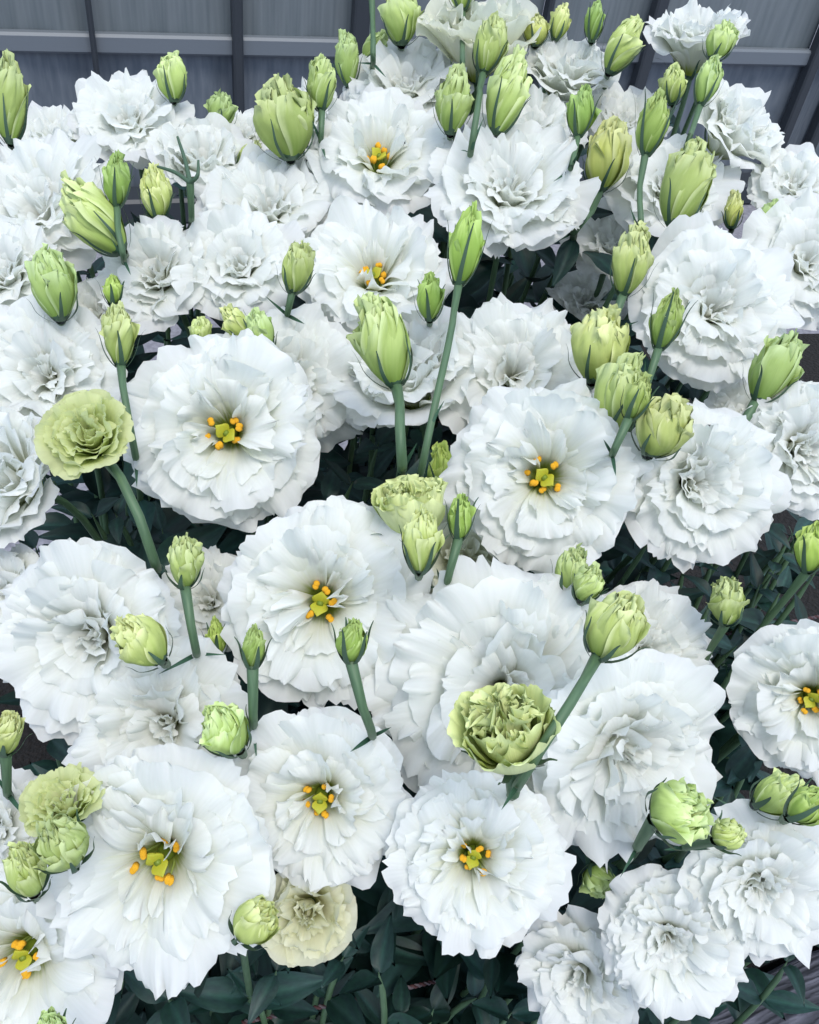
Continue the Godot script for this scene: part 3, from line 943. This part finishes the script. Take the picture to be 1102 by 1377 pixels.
# ------------------------------------------------------------------ the buds
# [label, tip x, tip y, base x, base y, width, depth offset, tip towards the viewer, kind, stalk points from the top down]
func build_buds() -> void:
	var rows := [
		["plump green bud at the upper left edge before the wall", 8, 80, 15, 192, 52, 0.0, 0.3, "mid", []],
		["green bud rising alone before the grey wall at upper left", 230, 75, 234, 136, 42, 0.0, 0.3, "mid", []],
		["small round green bud low before the wall, left of the thick bar", 297, 126, 300, 174, 38, 0.05, 0.4, "mid", []],
		["thick ragged pale green bud at upper left of the middle", 376, 112, 391, 214, 86, 0.0, 0.35, "mid", []],
		["slim green bud on a short dark stalk right of the thick ragged one", 433, 78, 433, 148, 43, -0.02, 0.3, "mid", [[432, 185, 0.0]]],
		["green bud left of the bare stalk that leaves the top edge", 466, 45, 469, 116, 36, 0.06, 0.3, "mid", []],
		["half hidden green bud behind the bare stalk at the top", 516, 46, 492, 84, 32, 0.07, 0.4, "mid", []],
		["green bud cut off by the top edge at upper middle", 541, -14, 540, 60, 54, 0.02, 0.3, "mid", []],
		["tall bare stalk leaving the picture at the top with its bud out of sight", 497, -80, 500, -8, 40, -0.02, 0.3, "mid", [[502, 76, -0.01]]],
		["bud at the top edge on a straight stalk before the cream bloom", 622, -50, 622, 14, 42, -0.03, 0.3, "mid", [[622, 95, -0.02]]],
		["green bud with long sepals before the cream bloom at the top", 668, 24, 650, 98, 46, -0.04, 0.3, "mid", [[645, 130, -0.04], [634, 200, -0.03]]],
		["leaning green bud lowest left in the upper middle cluster", 616, 94, 606, 180, 52, -0.03, 0.35, "mid", []],
		["largest green bud of the upper middle cluster", 697, 76, 667, 180, 58, -0.03, 0.3, "mid", []],
		["pale green bud tip near the top edge beside a slimmer bud", 722, 22, 720, 62, 34, 0.03, 0.3, "pale", []],
		["slim green bud pointing right near the top edge", 759, 8, 747, 54, 28, 0.03, 0.3, "mid", []],
		["slim green bud alone at the top edge right of the middle", 804, 3, 796, 56, 27, 0.02, 0.3, "small", []],
		["slanted green bud left of the frilled top right bloom", 856, 28, 819, 98, 46, 0.0, 0.3, "mid", []],
		["green bud hanging on a thin dark stalk right of the upper cluster", 788, 118, 777, 183, 39, -0.02, 0.3, "small", [[768, 224, -0.01]]],
		["pale yellow green swollen bud behind the sepalled upright bud", 830, 164, 806, 256, 64, 0.03, 0.3, "pale", [[775, 306, 0.04]]],
		["upright green bud in long dark sepals on a straight stalk at upper right", 887, 127, 868, 208, 46, -0.05, 0.25, "small", [[862, 305, -0.03]]],
		["twisted green bud on a thick stalk at upper right", 940, 194, 905, 306, 70, -0.03, 0.25, "mid", [[887, 350, 0.05]]],
		["green bud with spreading sepals left of the full creamy bloom", 862, 308, 838, 396, 56, -0.02, 0.3, "mid", [[822, 440, 0.0]]],
		["narrow green bud on a stalk crossing the full creamy bloom", 908, 395, 886, 468, 45, -0.05, 0.3, "small", [[868, 525, -0.03]]],
		["olive green bud hanging under the frilled top right bloom", 905, 90, 905, 140, 36, 0.03, 0.3, "mid", []],
		["green bud lying on the frilled top right bloom", 980, 32, 958, 80, 39, -0.01, 0.3, "mid", []],
		["green bud on a bent stalk between two upper right blooms", 962, 77, 942, 141, 36, -0.02, 0.3, "mid", [[925, 192, -0.01]]],
		["pale small bud peeping out above the full creamy bloom", 988, 260, 984, 306, 26, 0.05, 0.3, "pale", []],
		["small bud at far right beneath the upper right edge bloom", 1042, 272, 1022, 316, 30, 0.04, 0.3, "mid", []],
		["uppermost of the four green buds clustered right of the middle", 818, 418, 796, 512, 76, -0.02, 0.4, "mid", []],
		["pale ruffled bud left in the cluster right of the middle", 852, 484, 816, 580, 68, -0.03, 0.4, "mid", []],
		["smallest bud with looping sepals in the cluster right of the middle", 870, 508, 846, 562, 38, -0.06, 0.4, "small", [[826, 606, -0.05]]],
		["broad open tipped bud lowest right in the cluster right of the middle", 912, 540, 872, 610, 80, -0.035, 0.4, "mid", []],
		["ruffled green bud on a bent stalk at the right, above the edge bloom", 1066, 454, 1018, 538, 64, -0.01, 0.3, "mid", [[990, 586, 0.01]]],
		["slender green bud on the tallest stalk in the middle of the picture", 636, 284, 617, 382, 49, -0.06, 0.25, "small", [[606, 450, -0.055], [584, 550, -0.04], [567, 632, -0.02]]],
		["small green bud left of the tallest middle stalk", 579, 371, 578, 430, 40, 0.0, 0.3, "small", []],
		["large green bud on a stout curved stalk in the middle", 498, 402, 533, 518, 76, -0.05, 0.25, "mid", [[537, 560, -0.045], [541, 625, -0.03]]],
		["green bud at the shoulder of the round upper left bloom", 406, 329, 393, 393, 46, -0.01, 0.35, "mid", [[387, 420, 0.01]]],
		["upper green bud with dark sepals standing over a larger one at left", 158, 209, 157, 277, 39, -0.04, 0.3, "small", [[166, 342, -0.02]]],
		["large pale green bud leaning left behind an upright one", 92, 250, 164, 338, 72, -0.015, 0.3, "mid", []],
		["oval green bud hanging between the upper left blooms", 207, 226, 213, 294, 43, 0.02, 0.3, "mid", []],
		["small green bud half hidden beneath the thick ragged bud", 346, 194, 324, 238, 32, 0.07, 0.3, "mid", []],
		["ragged green bud with one peeling petal at left", 62, 336, 82, 430, 62, -0.02, 0.3, "mid", []],
		["tiny tight bud above the stalked bud at left", 152, 371, 152, 409, 28, -0.01, 0.3, "small", []],
		["green bud on a stalk before the upper left edge bloom", 157, 411, 163, 491, 46, -0.05, 0.3, "mid", [[168, 535, -0.04], [182, 610, -0.01]]],
		["tiny green bud tip above the large left centre bloom", 273, 428, 268, 464, 30, 0.05, 0.3, "mid", []],
		["green bud lying left behind a pointed one above the left centre bloom", 303, 416, 334, 456, 34, 0.02, 0.3, "mid", []],
		["pointed green bud with curled sepals atop the large left centre bloom", 344, 419, 356, 477, 40, 0.0, 0.3, "mid", []],
		["green ruffled bud with a second one before it at the picture's centre", 546, 628, 562, 735, 96, -0.02, 0.4, "green", []],
		["narrow green bud in front of the ruffled central one", 571, 688, 564, 768, 52, -0.06, 0.35, "mid", []],
		["dark green bud on a curved stalk right of the ruffled central one", 622, 667, 617, 724, 36, -0.03, 0.35, "small", [[606, 765, -0.025], [598, 800, 0.04]]],
		["dim olive bud deep behind the ruffled central one", 590, 600, 606, 672, 48, 0.06, 0.35, "small", []],
		["bud with curling sepals on a curved stalk at left centre", 250, 724, 249, 788, 48, -0.05, 0.35, "mid", [[255, 830, -0.045], [264, 875, -0.02]]],
		["round nodding pale bud lying on the broad left bloom", 163, 838, 218, 888, 66, -0.04, 0.4, "mid", []],
		["slim bud with hooked sepals on a straight stalk left of the central bloom's edge", 342, 845, 340, 896, 34, -0.06, 0.35, "small", [[340, 930, -0.055], [341, 972, -0.03]]],
		["bud with spreading dark sepals on the bent stalk below the golden eye", 476, 837, 472, 888, 46, -0.07, 0.4, "small", [[482, 935, -0.065], [500, 985, -0.03]]],
		["pale round bud lying on the bloom above the foreground one", 283, 955, 322, 1008, 66, -0.04, 0.45, "mid", []],
		["green bud on the long slanting stalk at right centre", 850, 804, 804, 882, 78, -0.07, 0.3, "mid", [[780, 925, -0.08], [742, 985, -0.085], [697, 1055, -0.06]]],
		["pale ruffled bud facing the viewer beside the fork of the slanting stalk", 668, 935, 690, 1030, 122, -0.075, 1.0, "green", [[691, 1062, -0.06]]],
		["pale green bud pointing right under the right hanging bloom", 946, 1082, 880, 1102, 92, -0.03, 0.5, "mid", [[860, 1135, 0.0]]],
		["small round bud left of the lower right bloom", 996, 1114, 962, 1130, 46, -0.02, 0.6, "mid", [[925, 1138, 0.0]]],
		["round green bud hanging under the right hanging petals", 808, 1204, 800, 1164, 48, 0.05, 0.5, "mid", []],
		["long green bud near the right edge above the lower right bloom", 1078, 1056, 1016, 1082, 56, 0.0, 0.3, "mid", []],
		["bud cut off by the right edge above the lower right bloom", 1112, 1068, 1062, 1098, 52, -0.03, 0.3, "small", []],
		["round bud alone over the dark foliage at right", 980, 780, 977, 838, 50, 0.02, 0.45, "mid", [[958, 868, 0.05], [930, 930, 0.1]]],
		["green bud at the right edge on a long slanting stem", 1098, 706, 1086, 768, 44, 0.01, 0.3, "small", [[1050, 812, 0.05], [1000, 880, 0.09], [945, 975, 0.13]]],
		["upper bud of the pair above the very large bloom", 777, 741, 760, 797, 46, -0.005, 0.35, "mid", []],
		["lower bud of the pair above the very large bloom", 800, 763, 782, 807, 40, -0.02, 0.4, "mid", []],
		["largest frilled pale bud of the three clustered at the lower left edge", 68, 1052, 100, 1110, 104, -0.03, 1.1, "lime", []],
		["middle bud with a tight frilled heart of the three at lower left", 70, 1108, 98, 1158, 74, -0.06, 0.9, "mid", []],
		["smallest bud of the three clustered at the lower left edge", 24, 1140, 46, 1200, 56, -0.05, 0.7, "mid", []],
		["small bud at the left edge over a dark gap", 14, 960, 8, 1012, 40, -0.04, 0.35, "mid", [[10, 1062, -0.02]]],
		["green bud clinging to the cream bloom at bottom centre", 362, 1220, 326, 1258, 62, -0.02, 0.6, "mid", []],
		["bud barely showing at the bottom edge below the left corner bloom", 66, 1366, 72, 1410, 46, -0.03, 0.4, "mid", []],
		["large lime green half opened bloom at the left edge on a curved stalk", 98, 560, 138, 612, 126, -0.05, 1.5, "lime", [[172, 660, -0.03], [208, 755, 0.0]]],
		["dim bud deep between the two left middle blooms", 290, 834, 293, 880, 30, 0.03, 0.3, "small", []],
	]
	for i in rows.size():
		var r: Array = rows[i]
		var my := (float(r[2]) + float(r[4])) * 0.5
		var dep := canopy(my) + float(r[6])
		var pl := Vector2(r[1] - r[3], r[2] - r[4]).length()
		var wid := float(r[5]) * dep / F
		var tz := float(r[7])
		var base := at(r[3], r[4], dep + tz * pl * 0.5 * dep / F)
		var tip := at(r[1], r[2], dep - tz * pl * 0.5 * dep / F)
		var ax := (tip - base).normalized()
		var len := (tip - base).length()
		rng.seed = 5000 + i
		var lean := Vector3(rr(-0.04, 0.04), 0, rr(-0.05, 0.03))
		var way := []
		for q in r[9]:
			way.append(at(q[0], q[1], canopy(q[1]) + float(q[2])))
		# the stalk then goes down behind the bloom or bud that hides it
		var back: Vector3 = way[-1] if way.size() > 0 else base
		way.append(back + (back - cam_pos).normalized() * 0.075 - Vector3(0, 0.012, 0))
		var foot: Vector3 = way[-1] if way.size() > 0 else base
		if float(r[1]) > 780:
			lean.x -= 0.08
		var root := root_below(foot, lean)
		var o := thing("lisianthus_bud", r[0], "flower bud", root, "green lisianthus buds of the bed")
		var bare := 0.09
		if r[8] == "green" or r[8] == "lime":
			var b2 := bloom(o, root, (base + tip) * 0.5, ax, wid, r[8], 7000 + i * 13, true)
			stem(o, b2, ax, way, root, 0.0024, bare + 0.02)
		else:
			bud(o, root, base, ax, len * 0.95, wid * 0.84, r[8], 7000 + i * 13)
			if way.size() > 1:
				bare = (way[0] - base).length() + (0.06 if way.size() > 2 else 0.02)
			stem(o, base, ax, way, root, clampf(wid * 0.085, 0.0018, 0.0027), bare)

# ------------------------------------------------------------------ leafy shoots between the stems
func build_shoots() -> void:
	var spots := []
	rng.seed = 90
	for x in range(180, 760, 52):
		spots.append([x + rr(-18, 18), 1335 + rr(-45, 40), 0.12 + rr(-0.03, 0.05)])
	for x in range(250, 760, 70):
		spots.append([x + rr(-18, 18), 1270 + rr(-30, 30), 0.15 + rr(-0.03, 0.04)])
	for q in [[880, 720], [960, 740], [1050, 740], [900, 800], [1000, 860], [950, 930], [1010, 990], [980, 1040], [1060, 800], [860, 1160], [760, 1200], [930, 1170], [700, 1210], [720, 1260], [960, 1300], [1060, 1290], [1085, 1250], [1010, 930], [1060, 1060], [930, 760], [1000, 720], [1090, 770], [1040, 850], [970, 800], [870, 760], [1080, 700], [1020, 780], [940, 700], [1060, 720], [1030, 690], [1085, 830], [960, 960], [1000, 1010], [985, 890], [905, 950], [920, 880], [1095, 690], [1050, 770]]:
		spots.append([q[0] + rr(-10, 10), q[1] + rr(-10, 10), 0.13 + rr(-0.03, 0.05)])
	for q in [[120, 700], [220, 720], [470, 640], [500, 590], [450, 660], [60, 1000], [120, 1010], [160, 680], [40, 730], [580, 810]]:
		spots.append([q[0] + rr(-10, 10), q[1] + rr(-10, 10), 0.14 + rr(-0.02, 0.05)])
	for q in spots:
		var top := at(q[0], q[1], canopy(q[1]) + q[2])
		var root := root_below(top, Vector3(rr(-0.06, 0.02), 0, rr(-0.04, 0.04)))
		var where := "low along the bottom edge"
		if q[1] < 1100:
			where = "in the dark gap at the right" if q[0] > 800 else "in the dark gap left of the middle"
		elif q[0] > 790:
			where = "beside the plank and blooms at lower right"
		var o := thing("leafy_shoot", "dark blue green leafy shoot " + where, "shoot", root, "leafy shoots " + where)
		stem(o, top, Vector3(rr(-0.3, 0.3), 1, rr(-0.3, 0.3)).normalized(), [], root, 0.0018, 0.004)
